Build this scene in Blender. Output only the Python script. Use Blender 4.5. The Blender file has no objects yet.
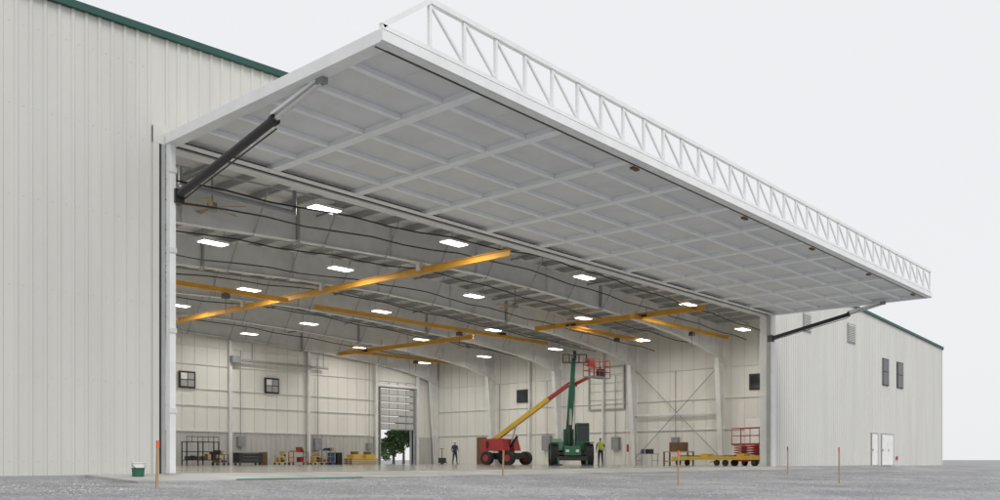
import bpy, math, random
from mathutils import Vector, Matrix, noise
random.seed(7)
scene=bpy.context.scene
R=math.radians

# ---------------------------------------------------------------- materials
def mat(name,col,rough=0.6,metal=0.0,var=0.08,vscale=3.0,bump=0.0,bscale=40.0,stretch=(1,1,1),emit=None,estr=0,spec=0.5):
    m=bpy.data.materials.new(name); m.use_nodes=True
    nt=m.node_tree; N=nt.nodes; L=nt.links
    p=N["Principled BSDF"]
    p.inputs["Roughness"].default_value=rough
    p.inputs["Metallic"].default_value=metal
    p.inputs["Specular IOR Level"].default_value=spec
    tc=N.new("ShaderNodeTexCoord"); mp=N.new("ShaderNodeMapping")
    mp.inputs["Scale"].default_value=stretch
    L.new(tc.outputs["Object"],mp.inputs["Vector"])
    n=N.new("ShaderNodeTexNoise"); n.inputs["Scale"].default_value=vscale; n.inputs["Detail"].default_value=6
    L.new(mp.outputs["Vector"],n.inputs["Vector"])
    r=N.new("ShaderNodeValToRGB")
    r.color_ramp.elements[0].position=0.3; r.color_ramp.elements[1].position=0.7
    r.color_ramp.elements[0].color=(*[c*(1-var) for c in col],1)
    r.color_ramp.elements[1].color=(*[min(1,c*(1+var)) for c in col],1)
    L.new(n.outputs["Fac"],r.inputs["Fac"]); L.new(r.outputs["Color"],p.inputs["Base Color"])
    if bump>0:
        n2=N.new("ShaderNodeTexNoise"); n2.inputs["Scale"].default_value=bscale; n2.inputs["Detail"].default_value=4
        L.new(tc.outputs["Object"],n2.inputs["Vector"])
        b=N.new("ShaderNodeBump"); b.inputs["Strength"].default_value=bump; b.inputs["Distance"].default_value=0.02
        L.new(n2.outputs["Fac"],b.inputs["Height"]); L.new(b.outputs["Normal"],p.inputs["Normal"])
    if emit:
        p.inputs["Emission Color"].default_value=(*emit,1); p.inputs["Emission Strength"].default_value=estr
    return m
M={}
M['siding']=mat("painted_metal_siding",(0.60,0.60,0.565),0.45,0,0.05,1.2,stretch=(1,1,0.12))
M['siding_r']=mat("painted_metal_siding_light",(0.63,0.63,0.60),0.45,0,0.05,1.2,stretch=(1,1,0.12))
M['green']=mat("green_trim",(0.015,0.075,0.06),0.5)
M['white']=mat("white_steel_paint",(0.80,0.81,0.81),0.45,0,0.05,2)
M['frame']=mat("primed_frame_steel",(0.70,0.71,0.71),0.5,0,0.08,1.5)
M['purlin']=mat("grey_purlin_steel",(0.42,0.43,0.43),0.5,0,0.08,1.5)
M['insul']=mat("white_vinyl_insulation",(0.74,0.745,0.74),0.6,0,0.10,0.8,bump=0.4,bscale=3)
M['doorpanel']=mat("door_liner_panel",(0.70,0.715,0.72),0.5,0,0.06,0.9,bump=0.8,bscale=2.2)
M['doorrib']=mat("door_rib_steel",(0.86,0.885,0.90),0.5,0,0.04,2)
M['liner']=mat("interior_liner_panel",(0.74,0.735,0.70),0.5,0,0.04,1.0,stretch=(1,1,0.3))
M['seam']=mat("liner_seam",(0.60,0.595,0.56),0.5,0,0.05,1.0)
M['wains']=mat("galvanised_wainscot",(0.50,0.505,0.49),0.5,0.1,0.08,2,stretch=(1,1,0.2))
M['dark']=mat("dark_gap",(0.03,0.03,0.032),0.6)
M['black']=mat("black_paint",(0.02,0.02,0.022),0.4)
M['rubber']=mat("tyre_rubber",(0.025,0.025,0.025),0.85,bump=0.4,bscale=60)
M['chrome']=mat("chromed_rod",(0.6,0.6,0.62),0.25,0.9)
M['grey']=mat("grey_pipe",(0.26,0.27,0.28),0.5)
M['yellow']=mat("crane_yellow",(0.66,0.36,0.06),0.55,0,0.08,2,spec=.25)
M['yel2']=mat("machine_yellow",(0.60,0.40,0.05),0.5,0,0.1,3)
M['red']=mat("machine_red",(0.36,0.03,0.03),0.4,0,0.1,3)
M['orange']=mat("fluorescent_orange",(0.75,0.16,0.06),0.7)
M['mgreen']=mat("machine_green",(0.02,0.13,0.07),0.4,0,0.1,3)
M['hose']=mat("green_hose",(0.06,0.26,0.18),0.5)
M['wood']=mat("raw_wood",(0.42,0.30,0.17),0.8,0,0.2,12,stretch=(1,1,0.1))
M['brown']=mat("dark_wood",(0.15,0.08,0.04),0.7,0,0.2,6)
M['glass']=mat("dark_glass",(0.02,0.025,0.03),0.08)
M['blue']=mat("blue_paint",(0.03,0.09,0.25),0.5)
M['louver']=mat("louver_grey",(0.36,0.37,0.36),0.5)
M['doorwhite']=mat("door_white",(0.80,0.80,0.79),0.45)
M['concrete']=mat("concrete",(0.42,0.415,0.40),0.7,0,0.2,0.9,bump=0.15)
M['floor']=mat("sealed_concrete_floor",(0.44,0.43,0.40),0.14,0,0.12,0.5)
M['roof']=mat("roof_metal",(0.5,0.5,0.48),0.4,0.3)
M['lens']=mat("lamp_lens",(0.9,0.9,0.85),0.5,emit=(1,0.97,0.90),estr=5)
M['stone']=mat("crushed_stone",(0.36,0.362,0.37),0.85,0,0.4,1.5)
M['leaf']=mat("foliage",(0.06,0.11,0.035),0.8,0,0.45,1.5)
M['bark']=mat("bark",(0.10,0.07,0.05),0.9)
M['vest']=mat("hi_vis_vest",(0.50,0.62,0.06),0.7)
M['navy']=mat("navy_trousers",(0.03,0.035,0.07),0.8)
M['skin']=mat("skin",(0.50,0.30,0.22),0.6)
M['hat']=mat("hard_hat",(0.8,0.8,0.75),0.4)

def gravel():
    m=bpy.data.materials.new("gravel_ground"); m.use_nodes=True
    nt=m.node_tree; N=nt.nodes; L=nt.links; p=N["Principled BSDF"]
    p.inputs["Specular IOR Level"].default_value=0.3
    tc=N.new("ShaderNodeTexCoord")
    v=N.new("ShaderNodeTexVoronoi"); v.inputs["Scale"].default_value=20
    L.new(tc.outputs["Object"],v.inputs["Vector"])
    r=N.new("ShaderNodeValToRGB")
    r.color_ramp.elements[0].position=0.1; r.color_ramp.elements[0].color=(0.24,0.243,0.25,1)
    r.color_ramp.elements[1].position=0.9; r.color_ramp.elements[1].color=(0.48,0.483,0.495,1)
    L.new(v.outputs["Color"],r.inputs["Fac"])
    mp=N.new("ShaderNodeMapping"); mp.inputs["Rotation"].default_value=(0,0,R(41)); mp.inputs["Scale"].default_value=(1,1.0,1)
    L.new(tc.outputs["Object"],mp.inputs["Vector"])
    n=N.new("ShaderNodeTexNoise"); n.inputs["Scale"].default_value=0.3; n.inputs["Detail"].default_value=10; n.inputs["Roughness"].default_value=0.7
    L.new(mp.outputs["Vector"],n.inputs["Vector"])
    r2=N.new("ShaderNodeValToRGB")
    r2.color_ramp.elements[0].position=0.40; r2.color_ramp.elements[0].color=(0.58,0.585,0.60,1)
    r2.color_ramp.elements[1].position=0.60; r2.color_ramp.elements[1].color=(1.0,0.995,0.98,1)
    L.new(n.outputs["Fac"],r2.inputs["Fac"])
    mx=N.new("ShaderNodeMix"); mx.data_type='RGBA'; mx.blend_type='MULTIPLY'; mx.inputs[0].default_value=1
    L.new(r.outputs["Color"],mx.inputs[6]); L.new(r2.outputs["Color"],mx.inputs[7])
    L.new(mx.outputs[2],p.inputs["Base Color"])
    mr=N.new("ShaderNodeMapRange"); mr.inputs[1].default_value=.40; mr.inputs[2].default_value=.55; mr.inputs[3].default_value=.55; mr.inputs[4].default_value=.95
    L.new(n.outputs["Fac"],mr.inputs[0]); L.new(mr.outputs[0],p.inputs["Roughness"])
    b=N.new("ShaderNodeBump"); b.inputs["Strength"].default_value=0.4; b.inputs["Distance"].default_value=0.02
    L.new(v.outputs["Distance"],b.inputs["Height"]); b.invert=True
    L.new(b.outputs["Normal"],p.inputs["Normal"])
    return m
M['gravel']=gravel()

# ---------------------------------------------------------------- builder
class B:
    def __init__(s): s.v=[];s.f=[];s.m=[];s.slots=[]
    def mi(s,k):
        if k not in s.slots: s.slots.append(k)
        return s.slots.index(k)
    def add(s,vs,fs,k):
        o=len(s.v); s.v+= [tuple(x) for x in vs]
        i=s.mi(k)
        for f in fs: s.f.append([o+a for a in f]); s.m.append(i)
    def hexa(s,p,k):
        s.add(p,[(3,2,1,0),(4,5,6,7),(0,1,5,4),(1,2,6,5),(2,3,7,6),(3,0,4,7)],k)
    def box(s,x0,x1,y0,y1,z0,z1,k):
        s.hexa([(x0,y0,z0),(x1,y0,z0),(x1,y1,z0),(x0,y1,z0),(x0,y0,z1),(x1,y0,z1),(x1,y1,z1),(x0,y1,z1)],k)
    def beam(s,a,b,w,h,k,up=(0,0,1)):
        a=Vector(a);b=Vector(b);d=(b-a).normalized();u=Vector(up)
        if abs(d.dot(u))>0.98: u=Vector((0,1,0)) if abs(d.y)<.9 else Vector((1,0,0))
        sd=d.cross(u).normalized()*w/2; uu=sd.cross(d).normalized()*h/2
        s.hexa([a-sd-uu,a+sd-uu,b+sd-uu,b-sd-uu,a-sd+uu,a+sd+uu,b+sd+uu,b-sd+uu],k)
    def cyl(s,a,b,r,k,n=12,r2=None):
        a=Vector(a);b=Vector(b);d=(b-a).normalized()
        u=Vector((0,0,1)) if abs(d.z)<.9 else Vector((1,0,0))
        x=d.cross(u).normalized();y=d.cross(x)
        r2=r if r2 is None else r2
        vs=[a+(x*math.cos(2*math.pi*i/n)+y*math.sin(2*math.pi*i/n))*r for i in range(n)]
        vs+=[b+(x*math.cos(2*math.pi*i/n)+y*math.sin(2*math.pi*i/n))*r2 for i in range(n)]
        fs=[(i,(i+1)%n,n+(i+1)%n,n+i) for i in range(n)]
        fs+=[tuple(range(n-1,-1,-1)),tuple(range(n,2*n))]
        s.add(vs,fs,k)
    def build(s,name,parent=None,loc=None,rz=0,bevel=0):
        me=bpy.data.meshes.new(name); me.from_pydata(s.v,[],s.f)
        for k in s.slots: me.materials.append(M[k])
        me.polygons.foreach_set("material_index",s.m)
        import bmesh
        bm=bmesh.new(); bm.from_mesh(me); bmesh.ops.recalc_face_normals(bm,faces=bm.faces); bm.to_mesh(me); bm.free()
        me.update()
        o=bpy.data.objects.new(name,me); scene.collection.objects.link(o)
        if loc: o.location=loc
        o.rotation_euler[2]=rz
        if parent: o.parent=parent
        if bevel:
            md=o.modifiers.new("bevel",'BEVEL'); md.width=bevel; md.segments=2; md.limit_method='ANGLE'
        return o
def empty(name,loc=(0,0,0)):
    e=bpy.data.objects.new(name,None); scene.collection.objects.link(e); e.location=loc; return e

# ---------------------------------------------------------------- key dims
YF=21.0; YB=53.5; XL=11.0; XR=45.7; XC=28.6; HO=8.2
XSL=5.2; XSR=52.0; EX0=-21.4; EX1=78.6
def rake(x): return 11.72-0.0417*abs(x-XC)
def ceil_z(x): return 9.9-0.0417*abs(x-XC)
def gz(y):
    if y>=21: return -0.1
    if y<-3: return -0.1-0.022*24
    return -0.1-0.022*(21-y)

# ---------------------------------------------------------------- ground
def ground():
    def rng(a,b,st):
        o=[];x=a
        while x<=b+1e-6: o.append(x);x+=st
        return o
    xs=[-3000,-1000,-300,-100,-50,-20,-8]+rng(-3,60,0.6)+[65,72,80,95,120,200,500,1500,4000]
    ys=[-3000,-800,-200,-60,-20,-8,-3]+rng(-2.4,21,0.6)+[23,30,60,90,150,400,1500,4000]
    v=[];f=[]
    for y in ys:
        for x in xs:
            z=gz(y)
            if -2.5<y<20.4 and -3<x<60: z+=0.035*noise.noise(Vector((x*.35,y*.35,0)))+0.015*noise.noise(Vector((x*1.3,y*1.3,3)))
            v.append((x,y,z))
    nx=len(xs)
    for j in range(len(ys)-1):
        for i in range(nx-1):
            f.append((j*nx+i,j*nx+i+1,(j+1)*nx+i+1,(j+1)*nx+i))
    me=bpy.data.meshes.new("ground"); me.from_pydata(v,[],f); me.materials.append(M['gravel'])
    for p in me.polygons: p.use_smooth=True
    o=bpy.data.objects.new("ground",me); scene.collection.objects.link(o)
ground()
b=B()
for i in range(20000):
    y=random.uniform(3,18.3); x=random.uniform(2,50)
    if random.random()<.08: x=random.uniform(2,9); y=random.uniform(15,20.5)
    if x>15 and random.random()<0.3: x=random.uniform(4,25)
    if noise.noise(Vector((x*.4,y*.4,9)))<-.12 and random.random()<.8: continue
    r=random.uniform(0.01,0.026)*(1.7 if random.random()<.05 else 1)
    z=gz(y)+0.035*noise.noise(Vector((x*.35,y*.35,0)))
    a=random.uniform(0,6.28); c,s_=math.cos(a),math.sin(a)
    pts=[(1,0,0),(0,1,0.1),(-1.1,0,0),(0,-.9,0),(.1,.1,.75),(0,0,-.4)]
    vs=[(x+(p[0]*c-p[1]*s_)*r*random.uniform(.7,1.3),y+(p[0]*s_+p[1]*c)*r,z+p[2]*r*random.uniform(.7,1.2)) for p in pts]
    b.add(vs,[(0,1,4),(1,2,4),(2,3,4),(3,0,4),(1,0,5),(2,1,5),(3,2,5),(0,3,5)],'stone')
b.build("loose_gravel")
b=B()
n=8
for i in range(n):
    x0=9+i*(39/n); x1=x0+39/n-0.02
    y0,y1=18.4,20.98
    b.hexa([(x0,y0,-.5),(x1,y0,-.5),(x1,y1,-.5),(x0,y1,-.5),(x0,y0,gz(y0)+.03),(x1,y0,gz(y0)+.03),(x1,y1,-.012),(x0,y1,-.012)],'concrete')
b.build("concrete_apron_pavement")

# ---------------------------------------------------------------- hangar building
H=empty("aircraft_hangar_building")
def siding(b,p0,p1,nrm,zb,zt,k,pitch=0.305,depth=0.032):
    p0=Vector(p0);p1=Vector(p1);n=Vector(nrm);d=p1-p0;Ln=d.length;d.normalize()
    us=[];u=0
    while u<Ln:
        for a,e in ((0,0),(.19,0),(.215,depth),(.275,depth),(.3,0)):
            if u+a<Ln: us.append((u+a,e))
        u+=pitch
    us.append((Ln,0))
    vs=[]
    for u,e in us:
        q=p0+d*u+n*e
        X=q.x
        vs.append((q.x,q.y,zb(X))); vs.append((q.x,q.y,zt(X)))
    fs=[(2*i,2*i+2,2*i+3,2*i+1) for i in range(len(us)-1)]
    b.add(vs,fs,k)
cst=lambda c:(lambda x:c)
b=B()
siding(b,(EX0,YF,0),(XL-.22,YF,0),(0,-1,0),cst(-.3),rake,'siding')
siding(b,(XL-.22,YF,0),(XR+.3,YF,0),(0,-1,0),cst(8.62),rake,'siding')
siding(b,(XR+.3,YF,0),(EX1,YF,0),(0,-1,0),cst(-.3),rake,'siding_r')
siding(b,(EX1,YF,0),(EX1,YB+.4,0),(1,0,0),cst(-.3),cst(rake(EX1)),'siding_r')
siding(b,(EX0,YF,0),(EX0,YB+.4,0),(-1,0,0),cst(-.3),cst(rake(EX0)),'siding')
for x0,x1,z0 in ((EX0,45.8,-.3),(45.8,49.4,6.1),(49.4,EX1,-.3)):
    siding(b,(x0,YB+.4,0),(x1,YB+.4,0),(0,1,0),cst(z0),rake,'siding')
b.build("exterior_siding",H)
b=B()
for z in (.3,2.2,4.2,6.2,8.2,10.0):
    x=EX0+.1
    while x<10.7:
        if x>2: b.box(x-.007,x+.007,YF-.008,YF-.001,z-.007,z+.007,'louver')
        x+=.305
b.build("siding_fasteners",H)
b=B()
for xa,xb in ((EX0-.1,XC),(XC,EX1+.1)):
    for yy in (YF-.06,YB+.46):
        b.hexa([(xa,yy-.07,rake(xa)-.13),(xb,yy-.07,rake(xb)-.13),(xb,yy+.07,rake(xb)-.13),(xa,yy+.07,rake(xa)-.13),
            (xa,yy-.07,rake(xa)+.04),(xb,yy-.07,rake(xb)+.04),(xb,yy+.07,rake(xb)+.04),(xa,yy+.07,rake(xa)+.04)],'green')
b.box(EX1+.03,EX1+.2,YF-.1,YB+.5,rake(EX1)-.2,rake(EX1)+.02,'green')
b.box(EX0-.2,EX0-.03,YF-.1,YB+.5,rake(EX0)-.2,rake(EX0)+.02,'green')
b.build("green_roof_trim",H)
b=B()
b.box(EX0-.02,XL-.22,YF-.045,YF-.005,-.3,-.02,'louver')
b.box(XR+.3,61.65,YF-.045,YF-.005,-.3,-.02,'louver')
b.box(EX1-.1,EX1+.05,YF-.05,YF+.1,-.2,rake(EX1)-.15,'siding_r')
b.box(XL-.36,XL-.2,YF-.055,YF+.05,-.28,8.6,'siding')
b.box(XL-.36,XL+.1,YF-.058,YF-.002,8.2,8.64,'siding')
b.box(XR+.32,XR+.42,YF-.055,YF+.05,-.28,8.6,'siding_r')
b.build("wall_trim",H)
b=B()
for xa,xb in ((EX0-.1,XC),(XC,EX1+.1)):
    b.hexa([(xa,YF,rake(xa)-.05),(xb,YF,rake(xb)-.05),(xb,YB+.4,rake(xb)-.05),(xa,YB+.4,rake(xa)-.05),
            (xa,YF,rake(xa)+.03),(xb,YF,rake(xb)+.03),(xb,YB+.4,rake(xb)+.03),(xa,YB+.4,rake(xa)+.03)],'roof')
b.build("roof",H)
b=B(); b.box(EX0+.1,EX1-.1,YF+.02,YB+.35,-.4,0,'floor')
for yy in (27,33.5,40,46.5): b.box(XSL,XSR,yy-.01,yy+.01,0.0,0.004,'dark')
b.build("concrete_floor",H)
b=B()
b.box(XSL,XL-.25,YF+.06,YF+.2,0,9.8,'liner'); b.box(XR+.3,XSR,YF+.06,YF+.2,0,9.8,'liner')
b.box(XSL,XSR,YF+.06,YF+.2,9.8,9.95,'liner')
b.box(XSL-.15,XSL,YF+.06,YB+.2,0,9.6,'liner')
b.box(XSR,XSR+.15,YF+.06,YB+.2,2.4,9.6,'liner')
b.box(XSR,XSR+.15,YF+.06,YB+.2,0,2.4,'liner')
for x0,x1,z0,z1 in ((XSL,45.8,0,9.9),(49.4,XSR,0,9.9),(45.8,49.4,6.1,9.9)):
    b.box(x0,x1,YB,YB+.15,z0,z1,'liner')
b.build("interior_walls",H)
b=B()
siding(b,(XSL,YB-.03,0),(45.7,YB-.03,0),(0,-1,0),cst(0),cst(2.2),'wains',pitch=.4,depth=.05)
siding(b,(49.5,YB-.03,0),(XSR,YB-.03,0),(0,-1,0),cst(0),cst(2.2),'wains',pitch=.4,depth=.05)
b.box(XSL,45.7,YB-.12,YB-.03,2.2,2.26,'frame')
b.build("wainscot",H)
b=B()
for z in (3.9,5.0,6.6,7.8):
    b.box(XSL,45.7,YB-.1,YB-.002,z,z+.06,'frame')
    if z>6.2: b.box(45.7,XSR,YB-.1,YB-.002,z,z+.06,'frame')
for z in (2.3,4.3,6.3): b.box(XSR-.1,XSR-.002,YF+.3,YB,z,z+.05,'frame')
x=XSL+.5
while x<XSR:
    if not 45.6<x<49.6: b.box(x,x+.02,YB-.02,YB-.001,2.3,9.5,'seam')
    x+=.9
y=YF+.9
while y<YB:
    b.box(XSR-.02,XSR-.001,y,y+.02,0,9.3,'seam'); y+=.9
b.build("wall_girts",H)
b=B()
for xa,xb in ((XSL,XC),(XC,XSR)):
    b.hexa([(xa,YF+.2,ceil_z(xa)+.26),(xb,YF+.2,ceil_z(xb)+.26),(xb,YB,ceil_z(xb)+.26),(xa,YB,ceil_z(xa)+.26),
            (xa,YF+.2,ceil_z(xa)+.36),(xb,YF+.2,ceil_z(xb)+.36),(xb,YB,ceil_z(xb)+.36),(xa,YB,ceil_z(xa)+.36)],'insul')
b.build("ceiling_insulation",H)
b=B(); x=XSL+.6
while x<XSR:
    z=ceil_z(x)
    b.box(x,x+.02,YF+.2,YB,z+.02,z+.25,'purlin'); b.box(x,x+.08,YF+.2,YB,z+.01,z+.03,'purlin'); x+=1.45
for yy in (23.6,25.2,28.6,30.1,31.8,35.2,36.8,38.4,41.8,43.4,45,48.3,50):
    b.beam((XSL,yy,ceil_z(XSL)),(XC,yy,ceil_z(XC)),.05,.05,'purlin'); b.beam((XC,yy,ceil_z(XC)),(XSR,yy,ceil_z(XSR)),.05,.05,'purlin')
b.build("roof_purlins",H)
FR=[26.9,33.5,40.1,46.7,53.1]
half=[(0,8.62),(5,8.5),(9.5,8.3),(14,8.05),(17.5,7.75),(20,7.4),(22.2,6.9),(23.2,6.4)]
prof=[(XC-d,z) for d,z in reversed(half)]+[(XC+d,z) for d,z in half[1:]]
for fy in FR:
    b=B()
    for (xa,za),(xb,zb) in zip(prof[:-1],prof[1:]):
        ta,tb=ceil_z(xa),ceil_z(xb)
        b.hexa([(xa,fy-.012,za),(xb,fy-.012,zb),(xb,fy+.012,zb),(xa,fy+.012,za),(xa,fy-.012,ta),(xb,fy-.012,tb),(xb,fy+.012,tb),(xa,fy+.012,ta)],'frame')
        b.hexa([(xa,fy-.15,za-.02),(xb,fy-.15,zb-.02),(xb,fy+.15,zb-.02),(xa,fy+.15,za-.02),(xa,fy-.15,za+.002),(xb,fy-.15,zb+.002),(xb,fy+.15,zb+.002),(xa,fy+.15,za+.002)],'frame')
        b.hexa([(xa,fy-.15,ta-.02),(xb,fy-.15,tb-.02),(xb,fy+.15,tb-.02),(xa,fy+.15,ta-.02),(xa,fy-.15,ta+.004),(xb,fy-.15,tb+.004),(xb,fy+.15,tb+.004),(xa,fy+.15,ta+.004)],'frame')
        b.box(xa-.02,xa+.02,fy-.14,fy+.14,za+.003,ta-.021,'frame')
        if abs(abs(xa-XC)-9.5)<.1: b.box(xa-.04,xa+.04,fy-.16,fy+.16,za-.12,ta-.022,'louver')
    for d in (-15,-12,-9,-6,-3,0,3,6,9,12,16):
        x=XC+d+.7
        b.beam((x,fy,8.5-abs(d)*.03),(x,fy+.9,ceil_z(x)+.1),.04,.04,'purlin')
        b.beam((x,fy,8.5-abs(d)*.03),(x,fy-.9,ceil_z(x)+.1),.04,.04,'purlin')
    for sx in (-1,1):
        xo=XC+sx*23.35; xi0=XC+sx*22.9; xi1=XC+sx*22.3
        b.hexa([(xi0,fy-.01,0),(xo,fy-.01,0),(xo,fy+.01,0),(xi0,fy+.01,0),(xi1,fy-.01,7.0),(xo,fy-.01,7.0),(xo,fy+.01,7.0),(xi1,fy+.01,7.0)],'frame')
        b.hexa([(xi0-.01,fy-.15,0),(xi0+.01,fy-.15,0),(xi0+.01,fy+.15,0),(xi0-.01,fy+.15,0),(xi1-.01,fy-.15,6.95),(xi1+.01,fy-.15,6.95),(xi1+.01,fy+.15,6.95),(xi1-.01,fy+.15,6.95)],'frame')
    b.build("rigid_frame",H)
b=B()
for x in (13,19.5,26,32.5,38.9,45.3,49.7):
    b.box(x-.1,x+.1,YB-.32,YB-.12,0,8.4,'frame')
b.box(45.3,49.8,YB-.3,YB-.1,6.15,6.35,'frame')
for (ya,za,yb,zb) in ((26.9,.4,33.5,6.6),(26.9,6.6,33.5,.4)):
    b.cyl((XSR-.35,ya,za),(XSR-.35,yb,zb),.025,'grey',8)
b.beam((XSR-.3,26.9,3.4),(XSR-.3,33.5,3.4),.12,.12,'frame')
for y in (36.2,43.0): b.box(XSR-.3,XSR-.1,y,y+.12,0,8.2,'frame')
b.build("wall_posts_and_bracing",H)
b=B()
for x,z,w,h in ((33.3,1.6,.5,.7),(39.7,1.5,.6,.9),(44.6,1.4,.4,.5),(27.2,1.5,.5,.7)):
    b.box(x-w/2,x+w/2,YB-.35,YB-.1,z-h/2,z+h/2,'grey'); b.cyl((x,YB-.2,z+h/2),(x,YB-.2,7.8),.025,'grey',8)
for y,z,w,h in ((35.2,1.5,.6,.9),(38.8,1.5,.5,.8),(41.4,1.6,.8,1.1),(46.2,1.5,.4,.6),(30.4,1.5,.5,.7)):
    b.box(XSR-.3,XSR-.01,y-w/2,y+w/2,z-h/2,z+h/2,'grey'); b.cyl((XSR-.15,y,z+h/2),(XSR-.15,y,6.3),.025,'grey',8)
for y in (34.0,40.6,47.2): b.cyl((XSR-.45,y,.9),(XSR-.45,y,1.4),.08,'red',12)
b.build("electrical_panels_and_conduit",H)
b=B()
b.box(XL+.1,XR+.3,YF-.02,YF+.05,8.26,8.6,'dark')
b.box(XL-.2,XR+.3,YF+.22,YF+.5,8.28,8.9,'frame')
b.box(XL-.2,XR+.3,YF+.07,YF+.5,8.22,8.26,'frame')
b.build("door_header",H)
b=B()
b.box(XL-.03,XL+.13,YF-.26,YF-.08,-.05,8.25,'white')
b.box(XL-.19,XL-.14,YF-.03,YF+.02,-.02,8.2,'dark')
b.box(XL-.139,XL-.04,YF-.06,YF+.02,-.02,8.2,'louver')
b.box(XL-.1,XL+.22,YF-.34,YF-.02,-.12,.0,'concrete')
b.box(XL-.2,XL-.05,YF+.07,YF+.5,0,8.22,'frame')
b.box(XR-.22,XR+.22,YF-.3,YF-.06,-.05,8.25,'white')
b.box(XR-.26,XR-.222,YF-.2,YF+.0,-.02,8.2,'louver')
b.box(XR+.0,XR+.3,YF+.07,YF+.5,0,8.22,'frame')
b.box(XR+.23,XR+.3,YF-.07,YF-.0,-.1,8.2,'louver')
b.box(XR-.22,XR+.25,YF-.34,YF-.02,-.12,-.051,'concrete')
for z in (1.5,3.5,5.5,7.5): b.box(XL-.05,XL+.15,YF-.28,YF-.261,z,z+.12,'frame')
b.build("door_jamb_columns",H)
def window_y(b,x,z,w,h,y):
    b.box(x-w/2,x+w/2,y-.10,y-.004,z-h/2,z+h/2,'black')
    b.box(x-w/2+.12,x-.03,y-.13,y-.101,z-h/2+.12,z-.03,'louver'); b.box(x+.03,x+w/2-.12,y-.13,y-.101,z-h/2+.12,z-.03,'louver')
    b.box(x-w/2+.12,x-.03,y-.13,y-.101,z+.03,z+h/2-.12,'doorwhite'); b.box(x+.03,x+w/2-.12,y-.13,y-.101,z+.03,z+h/2-.12,'louver')
b=B()
window_y(b,29.4,5.55,1.15,1.1,YB-.1); window_y(b,35.8,5.55,1.15,1.1,YB-.1)
b.build("exhaust_windows",H)
b=B()
for yy,zz in ((43.9,5.25),(24.6,5.25),(22.6,5.25)):
    b.box(XSR-.1,XSR-.004,yy-.55,yy+.55,zz-.5,zz+.5,'black'); b.box(XSR-.12,XSR-.101,yy-.42,yy+.42,zz-.38,zz+.38,'glass')
b.box(XSR-.08,XSR-.004,47.7,48.7,0,2.15,'brown')
for y0,y1,z0,z1 in ((34.5,34.6,3.9,7),(37.5,37.6,3.9,7),(34.6,37.5,3.9,4.0),(34.6,37.5,6.9,7)):
    b.box(XSR-.15,XSR-.004,y0,y1,z0,z1,'louver')
for z in (4.6,5.2,5.8,6.4): b.box(XSR-.06,XSR-.004,34.6,37.5,z,z+.03,'wains')
b.box(XSR-.1,XSR-.01,23,25.4,0,3.0,'doorwhite')
b.box(XSR-.13,XSR-.101,23,25.4,3.0,3.1,'frame')
b.build("side_wall_windows_and_doors",H)
b=B()
z=2.75
while z<6.05:
    b.box(45.85,49.35,YB-.1,YB-.04,z,min(z+.5,6.08),'wains')
    b.box(45.85,49.35,YB-.14,YB-.1,z,z+.07,'grey')
    for x in (46.7,47.6,48.5): b.box(x,x+.05,YB-.13,YB-.101,z+.07,z+.49,'grey')
    z+=.55
b.box(45.7,45.8,YB-.2,YB+.42,0,6.1,'grey'); b.box(49.4,49.5,YB-.2,YB+.42,0,6.1,'grey')
b.build("overhead_door",H)
b=B()
for x0,x1,z0,z1 in ((50.2,51.4,7.9,9.0),(57.3,58.7,7.95,9.2)):
    b.box(x0,x1,YF-.07,YF-.005,z0,z1,'louver')
    z=z0+.08
    while z<z1-.08:
        b.hexa([(x0+.06,YF-.12,z),(x1-.06,YF-.12,z),(x1-.06,YF-.07,z+.05),(x0+.06,YF-.07,z+.05),(x0+.06,YF-.12,z+.02),(x1-.06,YF-.12,z+.02),(x1-.06,YF-.07,z+.07),(x0+.06,YF-.07,z+.07)],'siding_r'); z+=.11
b.build("wall_louvers",H)
b=B()
for x0,x1 in ((64.0,65.2),(67.2,68.4)):
    b.box(x0-.06,x1+.06,YF-.075,YF-.005,5.6,7.5,'dark'); b.box(x0,x1,YF-.085,YF-.076,5.66,6.53,'glass'); b.box(x0,x1,YF-.085,YF-.076,6.59,7.44,'glass')
b.build("office_windows",H)
b=B()
for x0,x1 in ((61.8,62.9),(63.8,65.0),(65.03,66.2)):
    b.box(x0,x1,YF-.075,YF-.005,-.02,2.13,'doorwhite'); b.box(x0+.08,x0+.16,YF-.12,YF-.075,.95,1.1,'grey')
for x0,x1 in ((61.78,62.92),(63.78,66.22)):
    b.box(x0-.05,x0,YF-.09,YF-.005,-.05,2.2,'louver'); b.box(x1,x1+.05,YF-.09,YF-.005,-.05,2.2,'louver'); b.box(x0,x1,YF-.09,YF-.005,2.14,2.2,'louver')
b.box(66.9,67.2,YF-.085,YF-.04,.35,.6,'red')
b.box(61.5,66.5,YF-1.4,YF-.06,-.3,-.05,'concrete')
b.build("personnel_doors",H)

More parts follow.
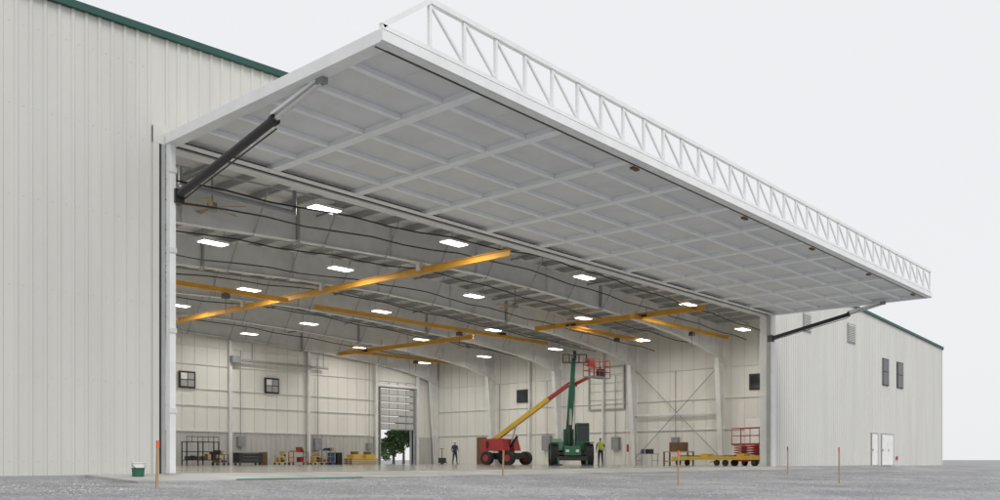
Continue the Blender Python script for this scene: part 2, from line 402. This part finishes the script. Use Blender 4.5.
# ---------------------------------------------------------------- big hydraulic door
D=empty("hydraulic_hangar_door")
y0,y1=12.75,20.9; dx0,dx1=11.0,45.85; zu=8.24; zt=8.44
b=B(); b.box(dx0+.02,dx1-.02,y0+.02,y1-.02,8.385,8.435,'doorpanel'); b.build("liner_panel",D)
b=B() 
nb=12
for i in range(nb+1):
    x=dx0+.1+(dx1-dx0-.2)*i/nb
    b.box(x-.14,x+.14,y0+.1,y1-.05,zu+.015,8.384,'doorrib')
nr=6
for j in range(1,nr):
    y=y0+(y1-y0)*j/nr
    for i in range(nb):
        xa=dx0+.1+(dx1-dx0-.2)*i/nb+.142; xb=dx0+.1+(dx1-dx0-.2)*(i+1)/nb-.142
        b.box(xa,xb,y-.075,y+.075,zu+.04,8.384,'doorrib')
b.build("door_ribs",D)
b=B()
for i in range(nb):
    x=dx0+.1+(dx1-dx0-.2)*(i+.5)/nb
    for j in range(nr):
        ya=y0+(y1-y0)*j/nr+.08; yb=y0+(y1-y0)*(j+1)/nr-.08
        b.box(x-.008,x+.008,ya,yb,8.381,8.3845,'doorpanel')
b.build("panel_seams",D)
b=B()
b.box(dx0-.06,dx0+.0,y0,y1,zu-.02,zt+.03,'white'); b.box(dx1,dx1+.06,y0,y1,zu-.02,zt+.03,'white')
b.box(dx0,dx0+.25,y0+.12,y1,zu-.02,zu+.012,'white'); b.box(dx1-.25,dx1,y0+.12,y1,zu-.02,zu+.012,'white')
b.box(dx0-.06,dx1+.06,y0-.06,y0,zu,zt+.0,'white')
b.box(dx0,dx1,y0+.001,y0+.2,zu-.015,zu+.012,'white')
b.box(dx0,dx1,y0+.205,y0+.245,zu-.03,zu+.01,'black')
b.box(dx0,dx1,y1-.25,y1,zu+.0,zu+.014,'white')
b.box(dx0,dx1,y0,y1,zt+.0,zt+.04,'siding')
for x in (20,26.5,32,38,44): b.box(x,x+.3,y0+.26,y0+.38,zu-.09,zu-.035,'brown')
b.build("perimeter_frame",D)
b=B()
ty=y0+.03; z0=zt+.09; z1=9.5
xs0=dx0+1.25
b.beam((dx0-.02,ty,z0),(dx1+.02,ty,z0),.1,.09,'white')
b.beam((xs0,ty,z1),(dx1,ty,z1),.11,.11,'white')
b.beam((dx0,ty,z0+.02),(xs0,ty,z1),.1,.1,'white')
n=34; st=(dx1-xs0-.06)/n
for i in range(n+1):
    x=xs0+st*i
    b.beam((x,ty,z0+.06),(x,ty,z1-.06),.07,.07,'white')
    if i<n:
        b.beam((x+.04,ty,z1-.08),(x+st-.04,ty,z0+.08),.055,.055,'white')
b.build("leading_edge_truss",D)
for x,nm in ((11.2,"cylinder_arm"),(45.55,"cylinder_arm")):
    b=B()
    a=Vector((x,20.75,6.95)); c=Vector((x,14.9,8.14)); mid=a.lerp(c,.70)
    b.cyl(a,mid,.10,'black',16); b.cyl(mid,mid+(c-mid)*.06,.125,'black',16)
    b.cyl(mid,c,.06,'chrome',12); b.box(x-.12,x+.12,20.66,20.95,6.75,7.1,'black')
    b.beam(mid+Vector((0,0,.14)),c+Vector((0,.0,.1)),.12,.07,'white')
    b.box(x-.07,x+.07,c.y-.12,c.y+.12,8.1,8.25,'grey')
    b.cyl(a+Vector((.1,0,-.1)),mid+Vector((.1,0,-.14)),.018,'black',6)
    b.build(nm,D)

# ---------------------------------------------------------------- overhead cranes
def ibeam(b,a,c,w,h,k):
    a=Vector(a);c=Vector(c);up=Vector((0,0,h/2-.012))
    b.beam(a,c,.03,h-.05,k); b.beam(a+up,c+up,w,.025,k); b.beam(a-up,c-up,w,.025,k)
b=B()
ibeam(b,(25.2,21.9,8.18),(25.2,47.2,8.18),.18,.26,'yellow')
for ya,yb in ((21.9,33.0),(38,51.5)): ibeam(b,(40.2,ya,8.05),(40.2,yb,8.05),.18,.26,'yellow')
for y in FR[:4]:
    for x in (25.2,40.2): b.box(x-.1,x+.1,y-.1,y+.1,8.2,8.6,'frame')
b.build("crane_runway_beams")
for (xa,xb,y) in ((16,24.6,35.3),(26.4,44.8,35.7),(39,50,25.6),(38.6,49.5,48.5),(40.0,47.5,30.3)):
    b=B(); ibeam(b,(xa,y,7.88),(xb,y,7.88),.14,.2,'yellow')
    for x in (25.2,40.2):
        if xa-.5<x<xb+.5: b.box(x-.16,x+.16,y-.3,y+.3,7.94,8.06,'black')
    xm=(xa+xb)/2+1
    b.box(xm-.15,xm+.15,y-.12,y+.12,7.52,7.74,'black'); b.cyl((xm,y,7.5),(xm,y,6.9),.012,'black',6)
    b.build("bridge_crane_girder")

# ---------------------------------------------------------------- lights
def lamp(x,y,z=8.5,pw=145):
    b=B(); b.box(-.54,.54,-.28,.28,0,.08,'white'); b.box(-.5,-.02,-.24,.24,-.02,-.001,'lens'); b.box(.02,.5,-.24,.24,-.02,-.001,'lens')
    b.cyl((-.45,0,.08),(-.45,0,1.0),.008,'grey',6); b.cyl((.45,0,.08),(.45,0,1.0),.008,'grey',6)
    o=b.build("high_bay_light",loc=(x,y,z))
    l=bpy.data.lights.new("lamp_light",'AREA'); l.shape='RECTANGLE'; l.size=1.0; l.size_y=.46; l.energy=pw; l.color=(1,.96,.89)
    lo=bpy.data.objects.new("lamp_light",l); scene.collection.objects.link(lo); lo.parent=o; lo.location=(0,0,-.04)
for x in (10.5,17.7,23.7,32,41.2,47.5):
    for y in (23.4,30.2,37.2,43.8,50.2):
        lamp(x,y,8.5 if x<45 else 7.9)

b=B()
b.cyl((12.2,22.5,7.83),(15.9,22.5,7.83),.07,'grey'); b.cyl((15.9,22.5,7.76),(15.9,22.5,8.5),.06,'grey'); b.cyl((12.2,22.5,7.83),(12.2,22.5,8.3),.05,'grey')
b.build("hydraulic_pipe")
b=B()
for y,z in ((22.4,8.55),(24.9,8.75),(29,8.9),(31.5,8.6),(36.3,8.9),(42,8.8),(49,8.8)):
    xs_=[6+i*1.5 for i in range(31)]
    for xa,xb in zip(xs_[:-1],xs_[1:]):
        k=lambda x:(z-.042*abs(x-XC)+.05*math.sin(x*1.3+y))
        b.cyl((xa,y,k(xa)),(xb,y,k(xb)),.028,'black',6)
b.build("ceiling_cables")
b=B()
for y in (23,28.2,38.5,45): b.cyl((XSL,y,ceil_z(XSL)-.3),(XC,y,ceil_z(XC)-.3),.05,'grey',8); b.cyl((XC,y,ceil_z(XC)-.3),(XSR,y,ceil_z(XSR)-.3),.05,'grey',8)
for x in (14,20,31,37,44): b.cyl((x,YF+.4,ceil_z(x)-.15),(x,YB,ceil_z(x)-.15),.04,'grey',8)
b.build("sprinkler_pipes")
b=B(); b.cyl((32.8,YB-.5,7.1),(40.4,YB-.5,7.1),.09,'louver'); b.cyl((34,YB-.5,7.1),(34,YB-.5,8.3),.03,'grey'); b.cyl((40,YB-.5,7.1),(40,YB-.5,8.3),.03,'grey')
b.box(32.4,33,YB-.7,YB-.3,6.9,7.35,'grey')
b.build("radiant_tube_heater")
for fx,fy in ((15.2,26.0),(35.5,30.5),(46,44)):
    b=B(); b.cyl((0,0,-.1),(0,0,.15),.16,'grey',16); b.cyl((0,0,.15),(0,0,1.0),.03,'grey',8)
    for i in range(5):
        a=i*math.tau/5+.3; c,s_=math.cos(a),math.sin(a)
        p=lambda r,t,z:(r*c-t*s_,r*s_+t*c,z)
        b.hexa([p(.15,-.06,0),p(1.1,-.1,-.02),p(1.1,.1,.02),p(.15,.06,.02),p(.15,-.06,.015),p(1.1,-.1,-.005),p(1.1,.1,.035),p(.15,.06,.035)],'wood')
    b.build("ceiling_fan",loc=(fx,fy,8.5))

# ---------------------------------------------------------------- machines
def wheel(b,x,y,z,r,w,k='rubber',hub='grey'):
    b.cyl((x,y-w/2,z),(x,y+w/2,z),r,k,24); b.cyl((x,y-w/2-.02,z),(x,y+w/2+.02,z),r*.5,hub,16)
b=B()
b.box(-1.15,1.15,-.55,.55,.42,.8,'black')
for x in (-.9,.9):
    b.cyl((x,-.9,.45),(x,.9,.45),.09,'black')
    for y in (-.95,.95): wheel(b,x,y,.45,.45,.34,hub='red')
b.cyl((0,0,.8),(0,0,.95),.55,'black',20)
b.hexa([(-1.55,-.95,.95),(.5,-.95,.95),(.5,-.25,.95),(-1.55,-.25,.95),(-1.35,-.9,1.75),(.3,-.9,1.75),(.3,-.25,1.75),(-1.35,-.25,1.75)],'red')
b.hexa([(-1.55,.25,.95),(.5,.25,.95),(.5,.95,.95),(-1.55,.95,.95),(-1.35,.25,1.75),(.3,.25,1.75),(.3,.9,1.75),(-1.35,.9,1.75)],'red')
b.box(-1.6,-1.0,-.24,.24,.95,1.6,'red')
b.box(-1.0,-.8,-.98,-.955,1.1,1.6,'black')
p0=Vector((-1.1,0,1.65)); p1=Vector((3.4,.1,4.3)); p2=Vector((5.0,.1,5.2)); 
b.beam((-1.1,0,1.65),p1,.26,.3,'yel2'); b.beam(p1,p2,.2,.23,'red'); b.beam(p2,(5.5,.1,5.1),.2,.22,'red')
b.cyl((0.3,0,1.2),p0.lerp(p1,.42)-Vector((0,0,.1)),.06,'chrome'); b.cyl((0.3,0,1.2),(.9,0,1.9),.09,'black')
b.beam((5.4,.1,5.15),(6.5,.1,5.55),.16,.18,'red')
bx,bz=6.6,5.45
b.box(bx,bx+.8,-.9,1.1,bz,bz+.06,'grey')
for x in (bx+.02,bx+.78):
    for y in (-.88,-.2,.45,1.08): b.cyl((x,y,bz),(x,y,bz+1.1),.028,'red',8)
for z in (.4,.75,1.1):
    for x in (bx+.02,bx+.78): b.cyl((x,-.88,bz+z),(x,1.08,bz+z),.025,'red',8)
    for y in (-.88,1.08): b.cyl((bx,y,bz+z),(bx+.8,y,bz+z),.025,'red',8)
b.box(bx-.05,bx+.06,-.3,.5,bz+.7,bz+1.15,'red'); b.box(bx+.1,bx+.5,.5,.9,bz+.06,bz+.6,'black')
b.build("boom_lift",loc=(44.5,39.0,0),rz=R(-86),bevel=.015)
b=B()
b.hexa([(-2.0,-.5,.6),(2.0,-.5,.6),(2.0,.5,.6),(-2.0,.5,.6),(-2.1,-.5,1.25),(1.9,-.5,1.15),(1.9,.5,1.15),(-2.1,.5,1.25)],'mgreen')
for x in (-1.35,1.35):
    b.cyl((x,-1,.66),(x,1,.66),.12,'black')
    for y in (-1.05,1.05): wheel(b,x,y,.66,.66,.48,hub='mgreen')
    for y in (-1.05,1.05): b.box(x-.6,x+.6,y-.26,y+.26,1.36,1.42,'mgreen')
b.box(-.6,.9,.32,1.1,.9,1.5,'mgreen'); b.box(-.52,.82,.38,1.06,1.5,2.5,'glass'); b.box(-.6,.9,.32,1.1,2.5,2.6,'mgreen')
for x in (-.58,.84):
    for y in (.33,1.05): b.box(x,x+.07,y,y+.06,1.5,2.5,'mgreen')
b.hexa([(-1.9,-1.15,.9),(.6,-1.15,.9),(.6,-.45,.9),(-1.9,-.45,.9),(-1.8,-1.1,1.7),(.3,-1.1,1.45),(.3,-.45,1.45),(-1.8,-.45,1.7)],'mgreen')
b.box(-2.15,-1.2,-.32,.32,1.2,2.3,'mgreen'); b.box(-2.3,-2.0,-1.1,1.1,.55,1.3,'mgreen')
q0=Vector((-1.5,0,1.9)); q1=Vector((-.9,.18,5.1)); q2=Vector((-.65,.26,6.9))
b.beam(q0,q1,.38,.42,'mgreen',up=(1,0,0)); b.beam(q1,q2,.28,.3,'mgreen',up=(1,0,0))
b.cyl((-.2,0,1.2),q0.lerp(q1,.6),.09,'chrome'); b.cyl((-.2,0,1.2),(-.62,0.03,2.5),.13,'black')
b.beam(q2,(-.2,.28,7.05),.24,.28,'mgreen'); b.beam((-.2,.28,7.05),(.05,.28,6.6),.2,.24,'black')
for z in (6.35,6.85): b.box(.02,.1,-.5,1.05,z,z+.08,'black')
for y in (-.5,-.1,.5,.97): b.box(.02,.1,y,y+.08,6.43,6.85,'black')
for y in (-.35,.85): b.box(.12,1.25,y-.06,y+.06,6.3,6.36,'black')
b.box(1.9,2.1,-.9,.9,.3,.55,'black')
for y in (-.85,.85): b.box(1.95,2.15,y-.25,y+.25,0,.08,'black'); b.box(2.0,2.1,y-.06,y+.06,.08,.5,'mgreen')
for y in (-.3,.3): b.box(1.95,2.0,y-.1,y+.1,.8,.95,'doorwhite')
b.build("telehandler",loc=(43.9,33.2,0),rz=R(221),bevel=.015)
b=B()
b.box(-1.0,1.0,-.4,.4,.25,.6,'red')
for x in (-.75,.75):
    for y in (-.42,.42): wheel(b,x,y,.2,.2,.14)
for i in range(4):
    z=.62+i*.14
    for y in (-.34,.34): b.beam((-.9,y,z),(.9,y,z+.13),.04,.05,'red'); b.beam((-.9,y*.9,z+.13),(.9,y*.9,z),.04,.05,'red')
b.box(-1.05,1.05,-.42,.42,1.2,1.3,'red')
for x in (-1.02,-.35,.35,1.02):
    for y in (-.4,.4): b.cyl((x,y,1.3),(x,y,2.2),.018,'red',8)
for z in (1.75,2.2):
    for y in (-.4,.4): b.cyl((-1.02,y,z),(1.02,y,z),.018,'red',8)
    for x in (-1.02,1.02): b.cyl((x,-.4,z),(x,.4,z),.018,'red',8)
b.build("scissor_lift",loc=(48.0,23.2,0),rz=R(75))
for (x,y,l) in ((47.2,25.9,3.4),(46.6,22.9,2.6)):
    b=B(); b.box(-l/2,l/2,-.6,.6,.34,.44,'yel2')
    for xx in (-l/2+.4,l/2-.4):
        for yy in (-.5,.5): wheel(b,xx,yy,.17,.17,.12,hub='black')
    b.box(-l/2,l/2,-.62,-.56,.44,.54,'yel2'); b.box(-l/2,l/2,.56,.62,.44,.54,'yel2')
    b.beam((l/2,0,.38),(l/2+.9,0,.2),.06,.06,'yel2')
    for i in range(3): b.box(-l/2+.3+i*.8,-l/2+.8+i*.8,-.3,.3,.44,.6+.1*(i%2),('wood','yel2','brown')[i])
    b.build("flatbed_cart",loc=(x,y,0),rz=R(88))
b=B()
b.box(-.9,.9,-.4,.4,.82,.88,'wood')
for x in (-.85,.85):
    for y in (-.35,.35): b.box(x-.04,x+.04,y-.04,y+.04,0,.82,'brown')
b.box(-.8,.8,-.35,.35,.25,.3,'wood'); b.box(-.5,.5,-.3,.3,.88,1.45,'brown')
for i in range(3): b.box(-.52,.52,-.32,-.3,.92+i*.18,1.06+i*.18,'wood')
b.box(-.7,-.2,-.25,.25,.3,.65,'grey')
b.build("workbench",loc=(49.5,28.8,0),rz=R(90))
b=B()
b.box(-.75,.75,-.35,.35,.72,.75,'grey')
for x in (-.65,.65):
    b.beam((x,-.3,0),(x,-.3,.72),.03,.03,'grey'); b.beam((x,.3,0),(x,.3,.72),.03,.03,'grey'); b.beam((x,-.3,.3),(x,.3,.3),.03,.03,'grey')
b.box(-.4,0,-.2,.2,.75,1.05,'black'); b.cyl((.35,0,.75),(.35,0,1.05),.12,'blue')
b.build("folding_table",loc=(50.2,31.6,0),rz=R(85))
def rack(name,x,y,w,h,rz=0):
    b=B()
    for xx in (-w/2,w/2,0):
        for yy in (-.3,.3): b.box(xx-.03,xx+.03,yy-.03,yy+.03,0,h,'black')
    for z in (.3,h*.55,h-.05):
        b.box(-w/2,w/2,-.33,.33,z,z+.05,'black')
    for i in range(6):
        xx=-w/2+.25+i*(w-.5)/5; b.box(xx-.12,xx+.12,-.2,.2,.35,.35+random.uniform(.2,.5),random.choice(['grey','brown','blue','wood','black']))
    for i in range(7):
        xx=-w/2+i*w/6; b.cyl((xx,-.3,h),(xx,-.3,h+.3),.015,'black',6)
    b.box(-w/2,w/2,-.32,-.28,h+.28,h+.32,'black')
    b.build(name,loc=(x,y,0),rz=rz)
rack("storage_rack",29.3,51.5,2.2,1.5)
b=B()
b.box(-.9,.9,-.35,.35,.15,.8,'black'); b.box(-.92,.92,-.37,.37,.8,.84,'grey')
for i in range(3): b.box(-.85,.85,-.36,-.351,.2+i*.2,.36+i*.2,'dark'); b.box(-.6,.6,-.39,-.365,.33+i*.2,.35+i*.2,'chrome')
for x in (-.75,.75): 
    for y in (-.25,.25): b.cyl((x,y-.03,.07),(x,y+.03,.07),.07,'rubber')
b.build("tool_chest",loc=(32.9,51.8,0))
def cart(x,y,w,h,k,rz=0):
    b=B()
    for z in (.2,h*.6,h): b.box(-w/2,w/2,-.3,.3,z-.03,z,k)
    for xx in (-w/2+.03,w/2-.03):
        for yy in (-.27,.27): b.box(xx-.02,xx+.02,yy-.02,yy+.02,.12,h,k); b.cyl((xx,yy-.02,.07),(xx,yy+.02,.07),.07,'rubber')
    for i in range(5):
        xx=random.uniform(-w/2+.15,w/2-.15); z=random.choice([.2,h]); s_=random.uniform(.08,.16)
        b.box(xx-s_,xx+s_,-.2,.2,z,z+random.uniform(.1,.35),random.choice(['red','yel2','wood','black','blue','grey']))
    b.build("tool_cart",loc=(x,y,0),rz=rz)
cart(36.8,51.6,1.3,.9,'red'); cart(37.9,50.8,1.0,.6,'yel2'); cart(39.4,51.6,.8,1.0,'grey'); cart(35.6,51.8,.9,.6,'yel2'); cart(31,52,.9,.7,'brown')
for x,y in ((41.3,51.0),(43,51.6)):
    b=B()
    for i in range(3):
        for j in range(5): b.box(-.6+j*.25,-.4+j*.25,-.5,.5,.12+i*.15,.14+i*.15,'yel2')
        for yy in (-.45,0,.45): b.box(-.6,.6,yy-.05,yy+.05,.02+i*.15,.119+i*.15,'wood')
    b.box(-.45,.4,-.4,.35,.45,.75,'yel2'); b.box(-.3,.1,-.3,.1,.75,.95,'brown')
    b.build("pallet_stack",loc=(x,y,0))
for x,y,k in ((40.2,52.3,'blue'),(40.9,52.4,'black'),(51,45.5,'grey'),(34.6,52.6,'brown')):
    b=B(); b.cyl((0,0,0),(0,0,.88),.29,k,20)
    for z in (.02,.3,.58,.86): b.cyl((0,0,z-.015),(0,0,z+.015),.305,k,20)
    b.build("steel_drum",loc=(x,y,0))
b=B()
b.box(-.6,.6,-.3,-.14,.08,.16,'black'); b.box(-.6,.6,.14,.3,.08,.16,'black'); b.box(-.8,-.6,-.3,.3,.08,.5,'black'); b.beam((-.75,0,.4),(-1.0,0,1.2),.05,.05,'black'); b.beam((-1.0,-.15,1.2),(-1.0,.15,1.2),.04,.04,'black'); wheel(b,-.75,0,.1,.1,.2)
b.build("pallet_jack",loc=(49.2,49.8,0),rz=R(40))

# ---------------------------------------------------------------- workers
def worker(loc,rz,top,leg,head,step=0.0,arm=0.0):
    J={}; V=[];E=[];Rr=[]
    def v(n,p,r,par=None):
        J[n]=len(V); V.append(p); Rr.append(r)
        if par: E.append((J[par],J[n]))
    v('pel',(0,0,.95),.15); v('wst',(0,0,1.1),.14,'pel'); v('ch',(0,.01,1.32),.17,'wst'); v('nk',(0,0,1.48),.07,'ch'); v('nk2',(0,-.01,1.55),.06,'nk')
    v('hd',(0,-.02,1.62),.085,'nk2'); v('hd2',(0,-.02,1.70),.09,'hd'); v('hd3',(0,0,1.76),.06,'hd2')
    for s,t in ((1,'l'),(-1,'r')):
        ar=arm if s>0 else 0
        v('sh'+t,(.18*s,0,1.42),.065,'ch'); v('el'+t,(.26*s,.03-ar*.1,1.14),.045,'sh'+t)
        w=(.25*s,-.12-ar*.15,.93+ar*.15); v('wr'+t,w,.03,'el'+t); v('pm'+t,(w[0],w[1]-.03,w[2]-.06),.032,'wr'+t)
        for k in range(4): v('f%d'%k+t,((.25-.025+.017*k)*s,w[1]-.05-.005*k,w[2]-.14+.006*abs(k-1)),.008,'pm'+t)
        v('th'+t,(.21*s,w[1]-.07,w[2]-.08),.009,'pm'+t)
        q=step*s
        v('hp'+t,(.09*s,0,.88),.10,'pel'); v('kn'+t,(.11*s,-.03-q*.5,.49),.065,'hp'+t); v('an'+t,(.13*s,.01-q,.1),.045,'kn'+t); v('hl'+t,(.13*s,.0-q,.05),.045,'an'+t); v('to'+t,(.15*s,-.17-q,.04),.04,'hl'+t)
    me=bpy.data.meshes.new("wk"); me.from_pydata(V,E,[])
    o=bpy.data.objects.new("wk",me); scene.collection.objects.link(o)
    o.modifiers.new("s",'SKIN')
    for i,sv in enumerate(me.skin_vertices[0].data): sv.radius=(Rr[i],Rr[i]); sv.use_root=(i==0)
    s=o.modifiers.new("ss",'SUBSURF'); s.levels=2; s.render_levels=2
    dg=bpy.context.evaluated_depsgraph_get(); m2=bpy.data.meshes.new_from_object(o.evaluated_get(dg))
    bpy.data.objects.remove(o)
    for k in (top,leg,'skin',head,'black'): m2.materials.append(M[k])
    for p in m2.polygons:
        c=p.center; p.use_smooth=True
        if c.z>1.71: i=3
        elif c.z>1.5: i=2
        elif c.z<.1: i=4
        elif abs(c.x)>.19 and c.y<-.13: i=2
        elif c.z<.97 and abs(c.x)<.2: i=1
        elif abs(c.x)>.2 and c.z<1.35: i=1
        else: i=0
        p.material_index=i
    o=bpy.data.objects.new("construction_worker",m2); scene.collection.objects.link(o); o.location=loc; o.rotation_euler[2]=rz
    b=B(); b.cyl((0,-.01,1.735),(0,-.01,1.75),.135,head,20); b.cyl((0,-.01,1.75),(0,-.01,1.82),.115,head,20,r2=.06)
    for s in (1,-1): b.cyl((.03*s,-.102,1.665),(.03*s,-.112,1.665),.009,'black',8); b.cyl((.088*s,-.01,1.66),(.1*s,-.01,1.66),.022,'skin',8)
    b.cyl((0,-.1,1.655),(0,-.13,1.63),.012,'skin',8); b.box(-.02,.02,-.108,-.1,1.6,1.607,'red')
    b.build("hard_hat_and_face",o)
worker((46.3,32.6,0),R(-60),'vest','navy','hat',0.05,1.0)
worker((48.6,47.9,0),R(-20),'navy','navy','hat',0.12,0.3)

# ---------------------------------------------------------------- foreground items
b=B()
b.cyl((0,0,0),(0,0,.3),.13,'mgreen',24,r2=.15); b.cyl((0,0,.2),(0,0,.29),.153,'doorwhite',24,r2=.156); b.cyl((0,0,.3),(0,0,.33),.163,'doorwhite',24)
for i in range(12):
    a0=math.pi*i/12;a1=math.pi*(i+1)/12
    b.cyl((.16*math.cos(a0),-.02-.12*math.sin(a0),.27-.1*math.sin(a0)),(.16*math.cos(a1),-.02-.12*math.sin(a1),.27-.1*math.sin(a1)),.006,'black',6)
b.build("plastic_bucket",loc=(9.8,20.0,-.05))
def stake(x,y,h,k,lean=(0,0)):
    b=B(); b.beam((0,0,-.05),(lean[0],lean[1],h),.045,.03,'wood'); b.beam((lean[0]*.86,lean[1]*.86,h*.86),(lean[0]*1.01,lean[1]*1.01,h*1.01),.05,.035,k)
    b.build("survey_stake",loc=(x,y,gz(y)))
stake(8.1,15.8,.9,'orange',(.02,0)); stake(19.8,17.5,.8,'orange',(.03,0)); stake(19.4,11.3,.87,'orange',(.02,0))
stake(35.6,15.5,1.1,'red',(-.03,0)); stake(25.6,9.6,1.04,'orange',(-.02,0))
b=B()
pts=[(11.3+i*.17,18.25-i*.01+.04*math.sin(i*.9),gz(18.2)+.04) for i in range(22)]
for a,c in zip(pts[:-1],pts[1:]): b.cyl(a,c,.018,'hose',8)
b.build("garden_hose")

# ---------------------------------------------------------------- trees
def tree(x,y,h,seed):
    random.seed(seed); b=B()
    b.cyl((0,0,-.2),(0,0,h*.45),.16,'bark',10,r2=.09)
    cl=[]
    for i in range(7):
        a=random.uniform(0,6.28); z0=h*random.uniform(.25,.45); e=Vector((math.cos(a)*h*.2,math.sin(a)*h*.2,z0+h*.25))
        b.cyl((0,0,z0),e,.06,'bark',6,r2=.02); cl.append((e,h*.16))
    for i in range(22): 
        a=random.uniform(0,6.28); r=random.uniform(0,h*.25); z=random.uniform(.35,.95)*h; r*=1.2-z/h*.7
        cl.append((Vector((r*math.cos(a),r*math.sin(a),z)),h*random.uniform(.06,.13)))
    for c,r in cl:
        for i in range(110):
            d=Vector((random.gauss(0,1),random.gauss(0,1),random.gauss(0,1))).normalized()*r*random.uniform(.4,1.1)
            p=c+d; s=.11
            u=Vector((random.gauss(0,1),random.gauss(0,1),random.gauss(0,1))).normalized()*s; w=u.cross(Vector((random.random(),random.random(),1))).normalized()*s
            b.add([p-u,p+w,p+u,p-w],[(0,1,2,3)],'leaf')
    b.build("tree",loc=(x,y,-.1))
tree(61,69,3.6,3); tree(66,73,5.5,5); tree(55.5,68,3.0,8)
random.seed(11); b=B()
def tl(x0,x1,y0,y1,n):
    for i in range(n):
        t=random.random(); x=x0+(x1-x0)*t; y=y0+(y1-y0)*t+random.uniform(-12,12)
        H_=random.uniform(7,13)
        for k in range(90):
            z=random.uniform(.0,1)**.8*H_; r=(1-abs(z/H_-.4))*H_*.38
            a=random.uniform(0,6.28); p=Vector((x+r*math.cos(a)*random.random(),y+r*math.sin(a)*random.random(),z)); s=random.uniform(.5,1.1)
            u=Vector((random.gauss(0,1),random.gauss(0,1),random.gauss(0,1))).normalized()*s; w=u.cross(Vector((random.random(),.3,1))).normalized()*s
            b.add([p-u,p+w,p+u,p-w],[(0,1,2,3)],'leaf')
tl(260,420,40,-160,120); tl(0,260,330,300,120)
b.build("distant_treeline")

# ---------------------------------------------------------------- sky & sun
w=bpy.data.worlds.new("World"); scene.world=w; w.use_nodes=True
nt=w.node_tree; N=nt.nodes; L=nt.links; bg=N["Background"]
sky=N.new("ShaderNodeTexSky"); sky.sky_type='NISHITA'; sky.sun_disc=False
sky.sun_elevation=R(52); sky.sun_rotation=R(198); sky.air_density=1; sky.dust_density=4
mx=N.new("ShaderNodeMix"); mx.data_type='RGBA'; mx.inputs[0].default_value=.93
mx.inputs[7].default_value=(9.1,9.13,9.3,1)
L.new(sky.outputs[0],mx.inputs[6]); L.new(mx.outputs[2],bg.inputs["Color"]); bg.inputs["Strength"].default_value=.1
s=bpy.data.lights.new("sun",'SUN'); s.energy=1.5; s.angle=R(30); s.color=(1,.98,.95)
so=bpy.data.objects.new("sun",s); scene.collection.objects.link(so)
dirv=Vector((.25,.75,-1.0)).normalized(); so.rotation_euler=dirv.to_track_quat('-Z','Y').to_euler()

# ---------------------------------------------------------------- camera
c=bpy.data.cameras.new("camera"); co=bpy.data.objects.new("camera",c); scene.collection.objects.link(co)
c.sensor_width=36; c.lens=31.75; c.shift_x=-.007; c.shift_y=.21; c.clip_start=.1; c.clip_end=8000
co.location=(0,0,.33); co.rotation_euler=(R(90),0,R(-48.8))
scene.camera=co
scene.view_settings.view_transform='Standard'; scene.view_settings.look='None'; scene.view_settings.exposure=0
